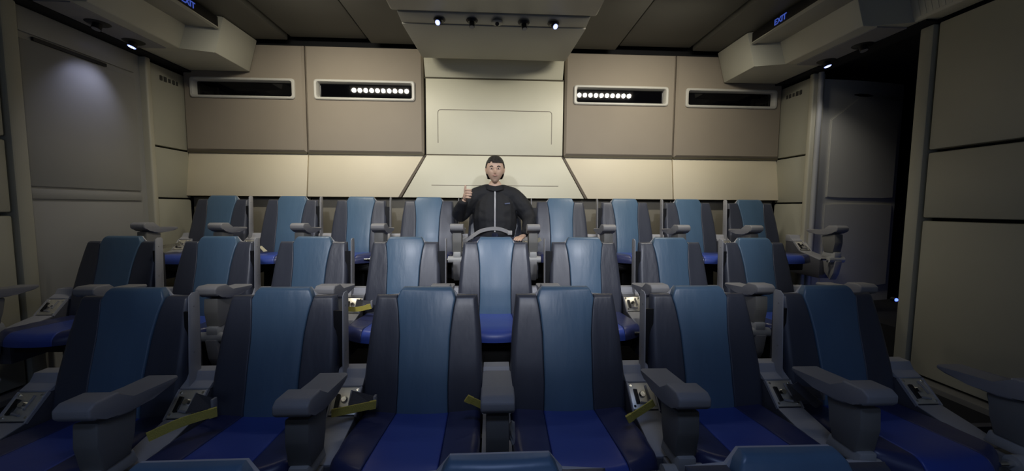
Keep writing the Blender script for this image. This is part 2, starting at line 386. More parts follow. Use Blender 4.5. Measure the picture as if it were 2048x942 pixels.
# dark passage behind the opening
ps = empty('wall_passage'); tag(ps, 'black walls of the side passage behind the right opening', kind='structure')
box('passage_wall', 3.10, 4.60, 3.72, 3.80, 0.40, 3.0, 'void', ps)
box('passage_wall', 4.60, 4.66, 1.5, 3.80, 0.40, 3.0, 'void', ps)
box('passage_wall', 3.10, 4.60, 1.5, 1.56, 0.40, 3.0, 'void', ps)
box('passage_ceiling', 3.0, 4.66, 1.5, 3.80, 2.66, 2.72, 'void', ps)
pl = empty('pilot_lamp', (2.975, 2.625, .685)); tag(pl, 'tiny glowing blue lamp low at the edge of the dark right doorway', 'lamp')
bm = bmesh.new(); bmesh.ops.create_uvsphere(bm, u_segments=12, v_segments=8, radius=.012); bm_obj('lens', bm, 'pilot', pl, True)
cyl('socket', (0, 0, 0), (0, .03, 0), .016, 'black', pl)
spot('pilot_light', (3.10, 2.80, .66), (.4, .8, .3), 0.7, (0.12, 0.2, 1.0), 150, 1.0, .02)
# front wall with its screen (behind the photographer)
fw = empty('wall_front'); tag(fw, 'dark wall behind the photographer', kind='structure')
box('front_panel', -3.1, 3.1, -2.66, -2.58, -.2, 3.0, 'soffit', fw)

# ---- ceiling
ce = empty('ceiling'); tag(ce, 'dark olive coffered ceiling', kind='structure')
box('ceiling_backing', -3.1, 3.1, -2.6, 4.0, 3.03, 3.1, 'void', ce)
for x0, x1, z in ((-1.18, -.5, 2.905), (.5, 1.20, 2.905)):
    box('ceiling_beam', x0, x1, -2.6, 3.84, z, 3.04, 'ceil', ce, bev=.012)
for x0, x1 in ((-1.93, -1.215), (1.235, 1.955)):
    for y0, y1 in ((1.6, 3.84), (-.5, 1.59), (-2.6, -.51)):
        box('coffer_panel', x0, x1, y0, y1, 2.945, 3.03, 'ceil', ce, bev=.01)
for x0, x1 in ((-2.97, -1.955), (1.98, 2.97)):
    box('ceiling_side_panel', x0, x1, -2.6, 3.84, 2.915, 3.03, 'ceil', ce, bev=.012)
# central soffit
so = empty('trim_2'); tag(so, 'grey beige soffit box running along the ceiling centre', kind='structure')
bm = bmesh.new(); add_box(bm, -.745, .755, -2.6, 2.885, 2.752, 3.0, .018, 3); bm_obj('soffit_slab', bm, 'soffit', so)
def taper(name, prof, hw, m, par, bev=.008):   # profile (y,z), half width by y
    bm = bmesh.new()
    add_prism(bm, prof, lambda p: (-hw(p[0]) + .005, p[0], p[1]), lambda p: (hw(p[0]) + .005, p[0], p[1]), bev, 2)
    return bm_obj(name, bm, m, par)
hwf = lambda y: .705 - .04 * max(0, (y - 2.9)) / .75
taper('lamp_band', [(2.887, 2.745), (3.0, 2.722), (3.0, 2.98), (2.887, 2.98)], hwf, 'soffit', so)
taper('soffit_nose', [(3.003, 2.716), (3.64, 2.712), (3.70, 2.735), (3.80, 2.90), (3.80, 2.98), (3.003, 2.98)], hwf, 'soffit', so)
taper('wall_cove', [(3.895, 2.624), (3.96, 2.624), (3.96, 2.98), (3.78, 2.98), (3.79, 2.86), (3.85, 2.74)], lambda y: .685, 'column', so, .004)

# bulkheads along both side walls
for s, nm in ((-1, 'trim_3'), (1, 'trim_4')):
    bk = empty(nm); tag(bk, 'beige boxed bulkhead above the %s wall' % ('left' if s < 0 else 'right'), kind='structure')
    def bprism(name, sec, y0, y1, m, bev=.008):      # section (x,z)
        return prism_y(name, [(s * x, z) for x, z in sec], y0, y1, m, bk, bev)
    bprism('bulkhead_end_block', [(2.33, 2.62), (2.25, 2.91), (2.97, 2.93), (2.97, 2.62)], 3.40, 3.855, 'bulk')
    # stepped corner: chamfered link between block and recessed run
    bm = bmesh.new()
    lo = [(2.335, 3.40), (2.55, 3.33), (2.97, 3.33), (2.97, 3.40)]; hi = [(2.26, 3.40), (2.49, 3.33), (2.97, 3.33), (2.97, 3.40)]
    a = [bm.verts.new((s * x, y, 2.62)) for x, y in lo]; b = [bm.verts.new((s * x, y, 2.91)) for x, y in hi]
    bm.faces.new(a); bm.faces.new(b)
    for i in range(4): bm.faces.new((a[i], a[(i + 1) % 4], b[(i + 1) % 4], b[i]))
    bm_obj('bulkhead_corner', bm, 'bulk', bk)
    bprism('bulkhead_run', [(2.56, 2.62), (2.50, 2.82), (2.50, 2.91), (2.97, 2.93), (2.97, 2.62)], 2.62, 3.335, 'bulk')
    # next step, further back towards the photographer
    bm = bmesh.new()
    lo = [(2.62, 2.62), (2.85, 2.55), (2.97, 2.55), (2.97, 2.62)]; hi = [(2.52, 2.62), (2.75, 2.55), (2.97, 2.55), (2.97, 2.62)]
    a = [bm.verts.new((s * x, y, 2.62)) for x, y in lo]; b = [bm.verts.new((s * x, y, 2.91)) for x, y in hi]
    bm.faces.new(a); bm.faces.new(b)
    for i in range(4): bm.faces.new((a[i], a[(i + 1) % 4], b[(i + 1) % 4], b[i]))
    bm_obj('bulkhead_corner', bm, 'bulk', bk)
    bprism('speaker_housing', [(2.85, 2.62), (2.76, 2.91), (2.97, 2.93), (2.97, 2.62)], -2.5, 2.552, 'bulk')
    bm = bmesh.new()
    for k in range(16):
        y0 = 2.52 - k * .035
        add_prism(bm, [(s * 2.852, 2.64), (s * 2.842, 2.64), (s * 2.757, 2.90), (s * 2.767, 2.90)], lambda p: (p[0], y0, p[1]), lambda p: (p[0], y0 - .018, p[1]))
    bm_obj('speaker_grille', bm, 'bulk', bk)
    sbox(s, 'shadow_strip', 2.88, 3.03, 2.5, 3.90, 2.606, 2.622, 'void', bk)
    sbox(s, 'lamp_tray', 2.66, 2.96, 2.62, 3.32, 2.612, 2.621, 'arm', bk)

# exit signs
def text_mesh(name, body, size, m, parent, mat_world):
    cu = bpy.data.curves.new(name, 'FONT'); cu.body = body; cu.size = size; cu.extrude = .0015; cu.offset = 0.0012
    cu.align_x = 'CENTER'; cu.align_y = 'CENTER'; cu.resolution_u = 3
    tmp = bpy.data.objects.new(name, cu); COL.objects.link(tmp)
    dg = bpy.context.evaluated_depsgraph_get(); me = bpy.data.meshes.new_from_object(tmp.evaluated_get(dg))
    COL.objects.unlink(tmp); bpy.data.objects.remove(tmp)
    me.transform(mat_world); me.materials.clear(); me.materials.append(MT[m])
    o = bpy.data.objects.new(name, me); COL.objects.link(o); o.parent = parent; return o
for s in (-1, 1):
    ex = empty('exit_sign', (s * 2.27, 3.0, 2.81))
    tag(ex, 'black %s sign box lettered EXIT in blue, hung under the %s edge of the ceiling' % ('left-hand' if s < 0 else 'right-hand', 'left' if s < 0 else 'right'), 'sign', 'exit signs')
    a, b = mirror(s, .0, .02); box('sign_face', a, b, -.40, .365, 0, .082, 'black', ex, bev=.004)
    a, b = mirror(s, .02, .24); box('sign_housing', a, b, -.40, .36, -.005, .085, 'soffit', ex, bev=.004)
    a, b = mirror(s, -.004, .03); box('sign_rim', a, b, -.40, .365, -.009, -.001, 'bulk', ex)
    if s > 0: R = Matrix(((0, 0, -1, -.003), (-1, 0, 0, .03), (0, 1, 0, .038), (0, 0, 0, 1)))
    else:     R = Matrix(((0, 0, 1, .003), (1, 0, 0, .055), (0, 1, 0, .038), (0, 0, 0, 1)))
    text_mesh('exit_lettering', 'EXIT', .062, 'exit', ex, R)

# eyeball reading lamps
def eyeball(loc, aim, lit, label, ring='black', col='blue', r=.019, pan=.045):
    e = empty('eyeball_lamp', loc); tag(e, label, 'lamp', 'reading lamps in the ceiling')
    bm = bmesh.new(); add_cyl(bm, (0, 0, .004), (0, 0, -.010), pan, pan * .72, 24); bm_obj('lamp_collar', bm, ring, e)
    a = Vector(aim).normalized(); c0 = Vector((0, 0, -.006))
    cyl('lamp_barrel', c0, c0 + a * .040, r * .95, 'black', e, r * 1.05, 16)
    if lit:
        f = c0 + a * .0405
        ln = cyl('lamp_lens', f, f + a * .003, r, col, e, r * .9, 18)
        q = a.to_track_quat('Z', 'Y'); bm = bmesh.new()
        for k in range(7):
            t = k * PI / 3; off = Vector((0, 0, 0)) if k == 6 else Vector((math.cos(t), math.sin(t), 0)) * r * .55
            p = f + a * .003 + q @ off; add_cyl(bm, p, p + a * .0015, r * .13, n=8)
        bm_obj('led_chip', bm, 'bluew', ln)
    else:
        cyl('dark_lens', c0 + a * .0405, c0 + a * .043, r * .9, 'void' if lit is None else 'arm', e, r * .9, 18)
    return e
ZS = 2.722
eyeball((-.405, 2.955, 2.728), (-.25, -.75, -.62), True, 'lit bluish eyeball lamp under the soffit, leftmost of its row')
eyeball((-.165, 2.955, 2.728), (0, -.25, -1), False, 'unlit black eyeball lamp beside the lit left soffit lamp')
eyeball((.222, 2.955, 2.724), (.15, -.25, -1), False, 'unlit black eyeball lamp beside the lit right soffit lamp')
eyeball((.445, 2.955, 2.724), (.30, -.75, -.62), True, 'lit bluish eyeball lamp under the soffit, rightmost of its row')
sd = empty('smoke_detector', (.022, 2.955, 2.724)); tag(sd, 'small grey domed sensor in the middle of the soffit lamp row', 'sensor')
bm = bmesh.new(); bmesh.ops.create_uvsphere(bm, u_segments=20, v_segments=10, radius=.045)
bmesh.ops.delete(bm, geom=[v for v in bm.verts if v.co.z > .001], context='VERTS'); bmesh.ops.scale(bm, vec=(1, 1, .35), verts=bm.verts)
bm_obj('sensor_dome', bm, 'soffit', sd, True); cyl('sensor_eye', (0, -.012, -.008), (0, -.022, -.022), .014, 'black', sd)
eyeball((-2.80, 3.20, 2.612), (-.25, -.25, -1), True, 'lit bluish eyeball lamp under the left bulkhead, nearer the back wall', pan=.075, r=.026)
eyeball((-2.77, 2.90, 2.612), (-.1, -.3, -1), False, 'dim black eyeball lamp under the left bulkhead, nearer the camera', pan=.075, r=.026)
eyeball((2.84, 3.22, 2.612), (.2, -.2, -1), True, 'lit bluish eyeball lamp under the right bulkhead, nearer the back wall', pan=.075, r=.026)
eyeball((2.84, 2.90, 2.612), (.1, -.3, -1), False, 'dim black eyeball lamp under the right bulkhead, nearer the camera', pan=.075, r=.026)
spot('left_reading_light', (-2.76, 3.08, 2.50), (-.30, -.10, -.62), 5.0, (0.62, 0.66, 1.0), 78, 1.0, .03)
spot('right_reading_light', (2.86, 3.12, 2.54), (.35, .20, -1), 6.5, (0.95, 0.92, 0.9), 90, 1.0, .03)
spot('soffit_light', (-.42, 2.91, 2.69), (-.1, -.9, -.9), 3.0, (0.6, 0.7, 1.0), 90, 1.0, .02)
spot('soffit_light', (.46, 2.91, 2.69), (.1, -.9, -.9), 3.0, (0.6, 0.7, 1.0), 90, 1.0, .02)

# LED bars (just above the frame; seen mirrored in the windows)
for s, word in ((-1, 'left'), (1, 'right')):
    lb = empty('led_light_bar', (s * LED_X, LED_Y, LED_Z)); tag(lb, 'row of ten white ceiling LEDs, mirrored in the %s lit window' % word, 'light', 'LED light bars')
    box('bar_housing', -.40, .40, -.035, .005, .010, .05, 'barrel', lb, bev=.004)
    box('mounting_bracket', -.30, -.27, -.03, 0, .05, .10, 'arm', lb); box('mounting_bracket', .27, .30, -.03, 0, .05, .10, 'arm', lb)
    area('bar_spill', (s * LED_X, LED_Y - .02, LED_Z + .055), (0, .5, 1), .7, .03, .9, WARM)
    for k in range(10):
        x = (k - 4.5) * LED_S
        cyl('led_cup', (x, -.006, .010), (x, .012, -.012), .014, 'chrome', lb, .024, 14)
        cyl('cooling_fin', (x + .037, -.04, .03), (x + .037, .004, .03), .004, 'chrome', lb, n=6)
        spot('led', (s * LED_X + x, LED_Y + .02, LED_Z - .026), (-s * .12, .62, -.78), LED_P, WARM, 158, 1.0, .024)

# ------------------------------------------------------------------ seats
def cluster(n, r0, r1, W):
    """u values in 0..1 with extra samples where the edges round over"""
    us = {0.0, 1.0}
    for f in (.06, .2, .45, .75, 1.0):
        if r0: us.add(min(.49, f * r0 / W))
        if r1: us.add(1 - min(.49, f * r1 / W))
    a = max([u for u in us if u < .5]); b = min([u for u in us if u > .5])
    for k in range(1, n): us.add(a + (b - a) * k / n)
    return sorted(us)
def rdrop(d, r):
    if not r or d >= r: return 0.0
    return r - math.sqrt(max(r * r - (r - d) ** 2, 0))
def pad(name, plan, height, W, H, rad, base, axes, m, parent, nu=6, nv=14):
    """upholstered piece. plan(u,v)->(a,b); height(a,b) front surface; rad=(u0,u1,v0,v1) round-over radii"""
    ru0, ru1, rv0, rv1 = rad; U = cluster(nu, ru0, ru1, W); Vv = cluster(nv, rv0, rv1, H)
    V = []; Fc = []; nU = len(U); nV = len(Vv)
    for v in Vv:
        for u in U:
            a, b = plan(u, v)
            h = height(a, b) - rdrop(u * W, ru0) - rdrop((1 - u) * W, ru1) - rdrop(v * H, rv0) - rdrop((1 - v) * H, rv1)
            V.append(axes(a, b, max(h, base(a, b) + .001)))
    n0 = len(V)
    for v in Vv:
        for u in U:
            a, b = plan(u, v); V.append(axes(a, b, base(a, b)))
    I = lambda i, j: j * nU + i
    for j in range(nV - 1):
        for i in range(nU - 1):
            Fc.append((I(i, j), I(i + 1, j), I(i + 1, j + 1), I(i, j + 1)))
            Fc.append((n0 + I(i, j), n0 + I(i, j + 1), n0 + I(i + 1, j + 1), n0 + I(i + 1, j)))
    for i in range(nU - 1):
        for j in (0, nV - 1): Fc.append((I(i, j), I(i + 1, j), n0 + I(i + 1, j), n0 + I(i, j)))
    for j in range(nV - 1):
        for i in (0, nU - 1): Fc.append((I(i, j), I(i, j + 1), n0 + I(i, j + 1), n0 + I(i, j)))
    o = mesh_obj(name, V, Fc, m, parent, smooth=False)
    shade_auto(o.data, 50); return o
def lerp(t, pts):
    for (a, x), (b, y) in zip(pts[:-1], pts[1:]):
        if t <= b: return x + (y - x) * max(0, (t - a)) / (b - a)
    return pts[-1][1]
ZB, ZS_, ZT = 0.43, 0.957, 0.992     # bottom of pad, shoulder, crown
sw = lambda z: lerp(z, [(.43, .108), (.60, .103), (.80, .107), (.90, .118), (.957, .130), (.992, .104)])   # half width of blue stripe
ow = lambda z: lerp(z, [(.43, .250), (.60, .251), (.80, .240), (.957, .222)])                                # half width of pad
def back_y(z):
    return lerp(z, [(.43, .150), (.52, .140), (.65, .112), (.80, .068), (.90, .038), (.96, .016), (.992, .004)])
def back_front(x, z):                       # distance towards the viewer of the front surface
    side = .012 * (max(0, abs(x) - .11) / .14) ** 1.5
    return back_y(z) + .004 * math.cos(x * 18) - side * .6
def make_seat(flange):
    root = empty('theatre_seat')
    ax = lambda a, b, h: (a, -h, b)
    bb = lambda x, z: back_y(z) - lerp(z, [(.43, .065), (.85, .05), (.957, .034), (.992, .026)])
    pad('backrest_stripe', lambda u, v: ((2 * u - 1) * sw(ZB + v * (ZT - ZB)), ZB + v * (ZT - ZB)), lambda x, z: back_front(x, z) + .003, .21, ZT - ZB,
        (.007, .007, 0, .016), bb, ax, 'teal', root, 6, 18)
    for s in (-1, 1):
        def plan(u, v, s=s):
            z = ZB + v * (ZS_ - ZB); a = sw(z) + .001; b = ow(z)
            return (s * (a + (b - a) * u), z)
        pad('backrest_side', plan, back_front, .13, ZS_ - ZB, (.006, .026, 0, .014), bb, ax, 'side', root, 5, 16)
    # cushion
    cw = lambda b: lerp(b, [(.08, .244), (.35, .250), (.48, .243), (.60, .225)])
    cs = lambda b: lerp(b, [(.08, .106), (.35, .116), (.60, .124)])
    yf = lambda x: .570 - .10 * (abs(x) / .25) ** 2.2
    cz = lambda x, b: lerp(b, [(.08, .488), (.20, .494), (.40, .508), (.50, .514), (.60, .505)]) + .010 * (abs(x) / .25) ** 2 * (1 if b < .35 else .6) 
    cb = lambda x, b: .448 + .0 * b
    ax2 = lambda a, b, h: (a, -b, h)
    def cplan(u, v):
        xx = (2 * u - 1); x = xx * cs(.3); b = .09 + v * (yf(x) - .09); return (xx * cs(b), b)
    pad('cushion_center', cplan, cz, .22, .47, (.007, .007, 0, .045), cb, ax2, 'cush', root, 6, 14)
    for s in (-1, 1):
        def cpl(u, v, s=s):
            x = cs(.3) + (.248 - cs(.3)) * u; b = .09 + v * (yf(x) - .09)
            a0 = cs(b) + .001; return (s * (a0 + (cw(b) - a0) * u), b)
        pad('cushion_side', cpl, cz, .13, .42, (.006, .030, 0, .045), cb, ax2, 'cushs', root, 5, 12)
    box('seat_pan', -.20, .20, -.45, -.08, .375, .447, 'black', root, bev=.01)
    # moulded shell behind the pad
    sh = lambda z: ow(min(z, .957)) + .012
    zz = [.40, .60, .80, .90, .951]
    L = [(-(ow(z) - .004), z) for z in zz] + [(-.132, .957), (-.104, .989)]
    pts = L + [(-x, z) for x, z in L[::-1]]
    bm = bmesh.new()
    shy = lambda z: -(back_y(z) - lerp(z, [(.43, .065), (.85, .05), (.957, .034), (.992, .026)])) + .001
    bm_f = [bm.verts.new((x, shy(z), z)) for x, z in pts]; bm_b = [bm.verts.new((x, shy(z) + .008, z + .001)) for x, z in pts]
    n = len(pts)
    for i in range(n): bm.faces.new((bm_f[i], bm_f[(i + 1) % n], bm_b[(i + 1) % n], bm_b[i]))
    for lst in (bm_f, bm_b):
        for i in range(n // 2 - 1): bm.faces.new((lst[i], lst[i + 1], lst[n - 2 - i], lst[n - 1 - i]))
    bm_obj('seat_shell', bm, 'shell', root)
    box('shell_backplate', -.22, .22, .030, .055, .22, .88, 'shelldk', root, bev=.01)
    for s in ([flange] if flange else []):
        a, b = mirror(s, .282, .286)
        prism_x('side_flange', [(-.115, .60), (-.05, .60), (-.035, .975), (-.045, .988), (-.075, .988), (-.092, .975)], a, b, 'shell', root, bev=.001)
        a, b = mirror(s, .225, .274); box('flange_web', a, b, -.046, -.036, .52, .90, 'black', root)
        cyl('flange_screw', (s * .2855, -.070, .93), (s * .2870, -.070, .93), .004, 'arm', root, n=8)
        cyl('flange_screw', (s * .2855, -.080, .74), (s * .2870, -.080, .74), .004, 'arm', root, n=8)
    prism_x('pedestal', [(-.36, 0), (.06, 0), (.03, .10), (-.02, .376), (-.30, .376), (-.30, .12)], -.11, .11, 'black', root, bev=.01)
    return root

# ---- armrest unit between two seats
def make_divider(web):
    root = empty('armrest_unit')
    pr = [(-.255, .722), (-.432, .722), (-.474, .766), (-.545, .768), (-.566, .754), (-.566, .728), (-.550, .713), (-.515, .708), (-.485, .688), (-.44, .680), (-.36, .684), (-.28, .694), (-.250, .706)]
    prism_x('armrest_pad', pr, -.053, .053, 'arm', root, bev=.007, seg=3)
    prism_x('armrest_post', [(-.530, .695), (-.40, .675), (-.425, .60), (-.43, .535), (-.520, .535), (-.535, .62)], -.037, .037, 'post', root, bev=.007)
    prism_x('post_foot', [(-.535, .540), (-.415, .540), (-.40, .49), (-.535, .49)], -.030, .030, 'barrel', root, bev=.006)
    cyl('pivot_barrel', (-.072, -.515, .478), (.062, -.515, .478), .027, 'barrel', root, n=20)
    cyl('pivot_rod', (-.125, -.515, .478), (-.07, -.515, .478), .009, 'chrome', root, n=12)
    prism_x('bracket', [(-.55, .47), (-.42, .47), (-.44, .36), (-.50, .30), (-.53, .36)], -.030, .030, 'arm', root, bev=.006)
    # console box
    prism_x('console_body', [(-.02, .60), (-.115, .592), (-.190, .512), (-.30, .490), (-.42, .462), (-.42, .30), (-.02, .30)], -.055, .055, 'console', root, bev=.003)
    prism_x('console_ledge', [(-.015, .655), (-.066, .654), (-.080, .620), (-.119, .604), (-.117, .594), (-.015, .594)], -.057, .057, 'shell', root, bev=.003)
    # inclined polished plate with the belt latch
    pl = prism_x('latch_plate', [(-.120, .597), (-.196, .520), (-.189, .513), (-.113, .590)], -.053, .053, 'plate', root, bev=.0015)
    for s in (-1, 1):
        a, b = mirror(s, .052, .058); prism_x('plate_rim', [(-.122, .601), (-.205, .517), (-.197, .509), (-.112, .592)], a, b, 'shell', root)
    n = Vector((0, -.712, .702)); t = Vector((0, -.702, -.712))
    def on(x, d, h=0): return Vector((x, -.120, .597)) + t * d + n * h
    bm = bmesh.new(); add_cyl(bm, on(-.002, .050, .0), on(-.002, .050, .012), .014, .010, 16); bm_obj('latch_knob', bm, 'chrome', pl)
    for x, d in ((-.043, .012), (.043, .012), (-.043, .096), (.043, .096)): cyl('plate_screw', on(x, d), on(x, d, .004), .005, 'chrome', pl, n=8)
    bm = bmesh.new()
    a = [on(x, d, h) for (x, d) in ((-.036, .028), (-.022, .030), (-.020, .086), (-.034, .088)) for h in (.0, .010)]
    V = [bm.verts.new(v) for v in a]
    for f in ((0, 2, 4, 6), (1, 3, 5, 7), (0, 1, 3, 2), (2, 3, 5, 4), (4, 5, 7, 6), (6, 7, 1, 0)): bm.faces.new([V[i] for i in f])
    bm_obj('latch_lever', bm, 'black', pl, False)
    bm = bmesh.new(); add_cyl(bm, on(.020, .014, .004), on(.024, .070, .010), .004, n=8); add_cyl(bm, on(-.016, .082, .004), on(.020, .090, .008), .005, n=8); bm_obj('latch_spring', bm, 'arm', pl)
    prism_x('lower_shelf', [(-.200, .516), (-.30, .495), (-.415, .467), (-.415, .460), (-.20, .506)], -.055, .055, 'shell', root, bev=.001)
    if web:
        # charcoal belt webbing fanning out from the plate to the neighbouring seat
        P = [on(.026, .018, .014), on(.022, .094, .014), Vector((.130, -.205, .560)), Vector((.136, -.190, .592))]
        V = P + [p + Vector((0, .004, -.003)) for p in P]
        mesh_obj('belt_webbing', V, [(0, 1, 2, 3), (4, 7, 6, 5), (0, 4, 5, 1), (1, 5, 6, 2), (2, 6, 7, 3), (3, 7, 4, 0)], 'web', root)
        bm = bmesh.new()
        add_box(bm, .130, .140, -.212, -.188, .552, .600, .002); bm_obj('belt_keeper', bm, 'arm', root)
    return root

ORD = {1: 'first', 2: 'second', 3: 'third', 4: 'fourth', 5: 'fifth', 6: 'sixth', 7: 'seventh', 8: 'eighth', 9: 'ninth'}
ROWN = {'A': 'back row', 'B': 'second row from back', 'C': 'large third row', 'D': 'nearest row'}
ROWS = {'A': list(range(-4, 5)), 'B': list(range(-4, 4)), 'C': [-2.5, -1.5, -.5, .5, 1.5, 2.5], 'D': [-1, 0, 1]}
GAPS = {'A': [k - .5 for k in range(-4, 6)], 'B': [k - .5 for k in range(-4, 5)], 'C': [-3, -2, -1, 0, 1, 2, 3]}
protos = {}
for r in 'ABCD':
    L = ROWS[r]
    for i, k in enumerate(L):
        fs = 1 if k < -.6 else (-1 if k > .6 else 0)      # the pale edge plate is on the side towards the cabin centre
        if fs in protos: o = copy_tree(protos[fs])
        else: o = protos[fs] = make_seat(fs)
        o.location = (XO + k * PITCH, ROWY[r], FLOOR[r])
        o.rotation_euler = (0, 0, math.radians(random.uniform(-.6, .6)))
        n = len(L)
        if i == 0: pos = 'leftmost'
        elif i == n - 1: pos = 'rightmost'
        elif i * 2 == n - 1: pos = 'middle'
        elif i < n / 2: pos = ORD[i + 1] + ' from left'
        else: pos = ORD[n - i] + ' from right'
        desc = 'blue striped charcoal seat' if r != 'D' else 'cut off seat showing its blue headrest'
        if r == 'A' and k == 0: desc = 'seat taken by the person in black jacket'
        tag(o, '%s, %s of %s' % (desc, pos, ROWN[r]), 'seat', 'seats of the ' + ROWN[r])
dprotos = {}
for r in 'ABC':
    L = GAPS[r]; n = len(L)
    for i, k in enumerate(L):
        wv_ = (r, k) in (('C', -2), ('C', -1), ('C', 2), ('B', -1.5), ('B', .5))
        if wv_ in dprotos: o = copy_tree(dprotos[wv_])
        else: o = dprotos[wv_] = make_divider(wv_)
        o.location = (XO + k * PITCH + {('A', -4.5): .05, ('A', 4.5): .12}.get((r, k), 0), ROWY[r], FLOOR[r])
        if i == 0: pos = 'at the left end'
        elif i == n - 1: pos = 'at the right end'
        elif i * 2 == n - 1: pos = 'in the middle'
        elif i < n / 2: pos = ORD[i + 1] + ' from left'
        else: pos = ORD[n - i] + ' from right'
        tag(o, 'grey armrest on post, %s of %s' % (pos, ROWN[r]), 'armrest', 'armrests of the ' + ROWN[r])

# ---- straps
def strap(pts, label, width=.034, m='yellow', wdir=(0, -.2, .97), loop=True):
    base = Vector(pts[0]); e = empty('pull_strap', base); L = [Vector(p) - base for p in pts]
    ribbon('webbing', L, width, m, e, .0035, wdir)
    d = (L[-1] - L[-2]).normalized(); c = L[-1]
    wv = Vector(wdir); wv = (wv - d * wv.dot(d)).normalized(); nn = d.cross(wv)
    bm = bmesh.new()                                           # doubled, stitched end
    q = [c + wv * sx * width * .52 + nn * sn * .004 + d * sd for sd in (-.022, .002) for sx in (-1, 1) for sn in (-1, 1)]
    V = [bm.verts.new(v) for v in q]
    for f in ((0, 1, 3, 2), (4, 5, 7, 6), (0, 1, 5, 4), (2, 3, 7, 6), (0, 2, 6, 4), (1, 3, 7, 5)): bm.faces.new([V[i] for i in f])
    bm_obj('stitched_end', bm, m, e, False)
    return tag(e, label, 'strap', 'pull straps of the seat belts')
strap([(-1.105, 1.22, .606), (-1.045, 1.28, .620), (-.975, 1.34, .622)], 'long yellow strap lying over the cushion of the second large seat from left')
strap([(-.60, 1.39, .580), (-.53, 1.425, .577), (-.462, 1.465, .572)], 'yellow strap with grey keeper, left of the third large seat from left')
strap([(-.025, 1.40, .585), (-.060, 1.39, .610), (-.098, 1.38, .634)], 'short yellow strap poking out left of the middle armrest', .028)
strap([(.600, 1.34, .626), (.555, 1.335, .600), (.498, 1.33, .568)], 'yellow strap hanging over the bright latch plate right of centre', .034)
strap([(1.225, 1.44, .640), (1.265, 1.41, .600), (1.29, 1.39, .575)], 'tan strap in shade beside the rightmost large seat', .034, 'web')  # dark webbing colour stands in for the shade on this strap
strap([(-.895, 2.33, .720), (-.82, 2.32, .722), (-.745, 2.31, .742)], 'yellow strap by an armrest of the second row from the back', .030)
strap([(-2.80, 3.28, .985), (-2.72, 3.30, 1.005), (-2.64, 3.32, 1.018)], 'pale yellow strap over the console at the far left corner seat', .028, 'paletag')
strap([(.335, 3.28, 1.03), (.37, 3.26, 1.055), (.405, 3.25, 1.075)], 'pale yellow strap right of the person at the back row', .032, 'paletag')
tg = empty('paper_tag', (-1.93, 3.27, .975)); tag(tg, 'small pale tag lying on the second back row seat from left', 'tag')
mesh_obj('tag_sheet', [(-.05, .02, .03), (-.01, .0, .035), (.05, -.03, -.004), (.03, -.05, -.008), (-.02, -.02, .028), (-.05, .0, .026)] +
         [(-.05, .02, .027), (-.01, .0, .032), (.05, -.03, -.007), (.03, -.05, -.011), (-.02, -.02, .025), (-.05, .0, .023)],
         [(0, 1, 4, 5), (1, 2, 3, 4), (6, 11, 10, 7), (7, 10, 9, 8), (0, 6, 7, 1), (1, 7, 8, 2), (2, 8, 9, 3), (3, 9, 10, 4), (4, 10, 11, 5), (5, 11, 6, 0)], 'paletag', tg)
ts = empty('crumpled_tissue', (.066, 1.225, .595)); tag(ts, 'crumpled white scrap stuck between middle armrest and seat', 'scrap')
bm = bmesh.new(); bmesh.ops.create_icosphere(bm, subdivisions=3, radius=.02)
for v in bm.verts:
    nz = noise.noise(v.co * 70); v.co = Vector((v.co.x * .6, v.co.y * .6, v.co.z * 1.9)) * (1 + .55 * nz)
bm_obj('scrap', bm, 'tissue', ts, False)

# ------------------------------------------------------------------ person
def eval_mesh(o, name):
    dg = bpy.context.evaluated_depsgraph_get(); dg.update()
    me = bpy.data.meshes.new_from_object(o.evaluated_get(dg)); me.name = name
    bpy.data.objects.remove(o); return me
def skin_mesh(nodes, edges, sub=2, root=0):
    """nodes: (x,y,z,r) or (x,y,z,rx,ry)"""
    me = bpy.data.meshes.new('sk'); me.from_pydata([n[:3] for n in nodes], edges, []); me.update()
    o = bpy.data.objects.new('sk', me); COL.objects.link(o)
    md = o.modifiers.new('s', 'SKIN'); md.use_smooth_shade = True
    sv = me.skin_vertices[0].data if me.skin_vertices else None
    for i, n in enumerate(nodes):
        sv[i].radius = (n[3], n[4] if len(n) > 4 else n[3]); sv[i].use_root = (i == root)
    s2 = o.modifiers.new('d', 'SUBSURF'); s2.levels = sub; s2.render_levels = sub
    return eval_mesh(o, 'skin')
def chain(nodes, edges, start, pts):
    prev = start
    for p in pts:
        nodes.append(p); edges.append((prev, len(nodes) - 1)) if prev is not None else None; prev = len(nodes) - 1
    return prev
def join_remesh(meshes, name, voxel, m, parent, smooth_it=3):
    bm = bmesh.new()
    for me in meshes: bm.from_mesh(me)
    me = bpy.data.meshes.new(name); bm.to_mesh(me); bm.free()
    o = bpy.data.objects.new('tmp', me); COL.objects.link(o)
    r = o.modifiers.new('r', 'REMESH'); r.mode = 'VOXEL'; r.voxel_size = voxel; r.use_smooth_shade = True
    if smooth_it:
        s = o.modifiers.new('s', 'SMOOTH'); s.factor = .5; s.iterations = smooth_it
    me2 = eval_mesh(o, name); me2.materials.clear(); me2.materials.append(MT[m])
    for p in me2.polygons: p.use_smooth = True
    ob = bpy.data.objects.new(name, me2); COL.objects.link(ob); ob.parent = parent; return ob

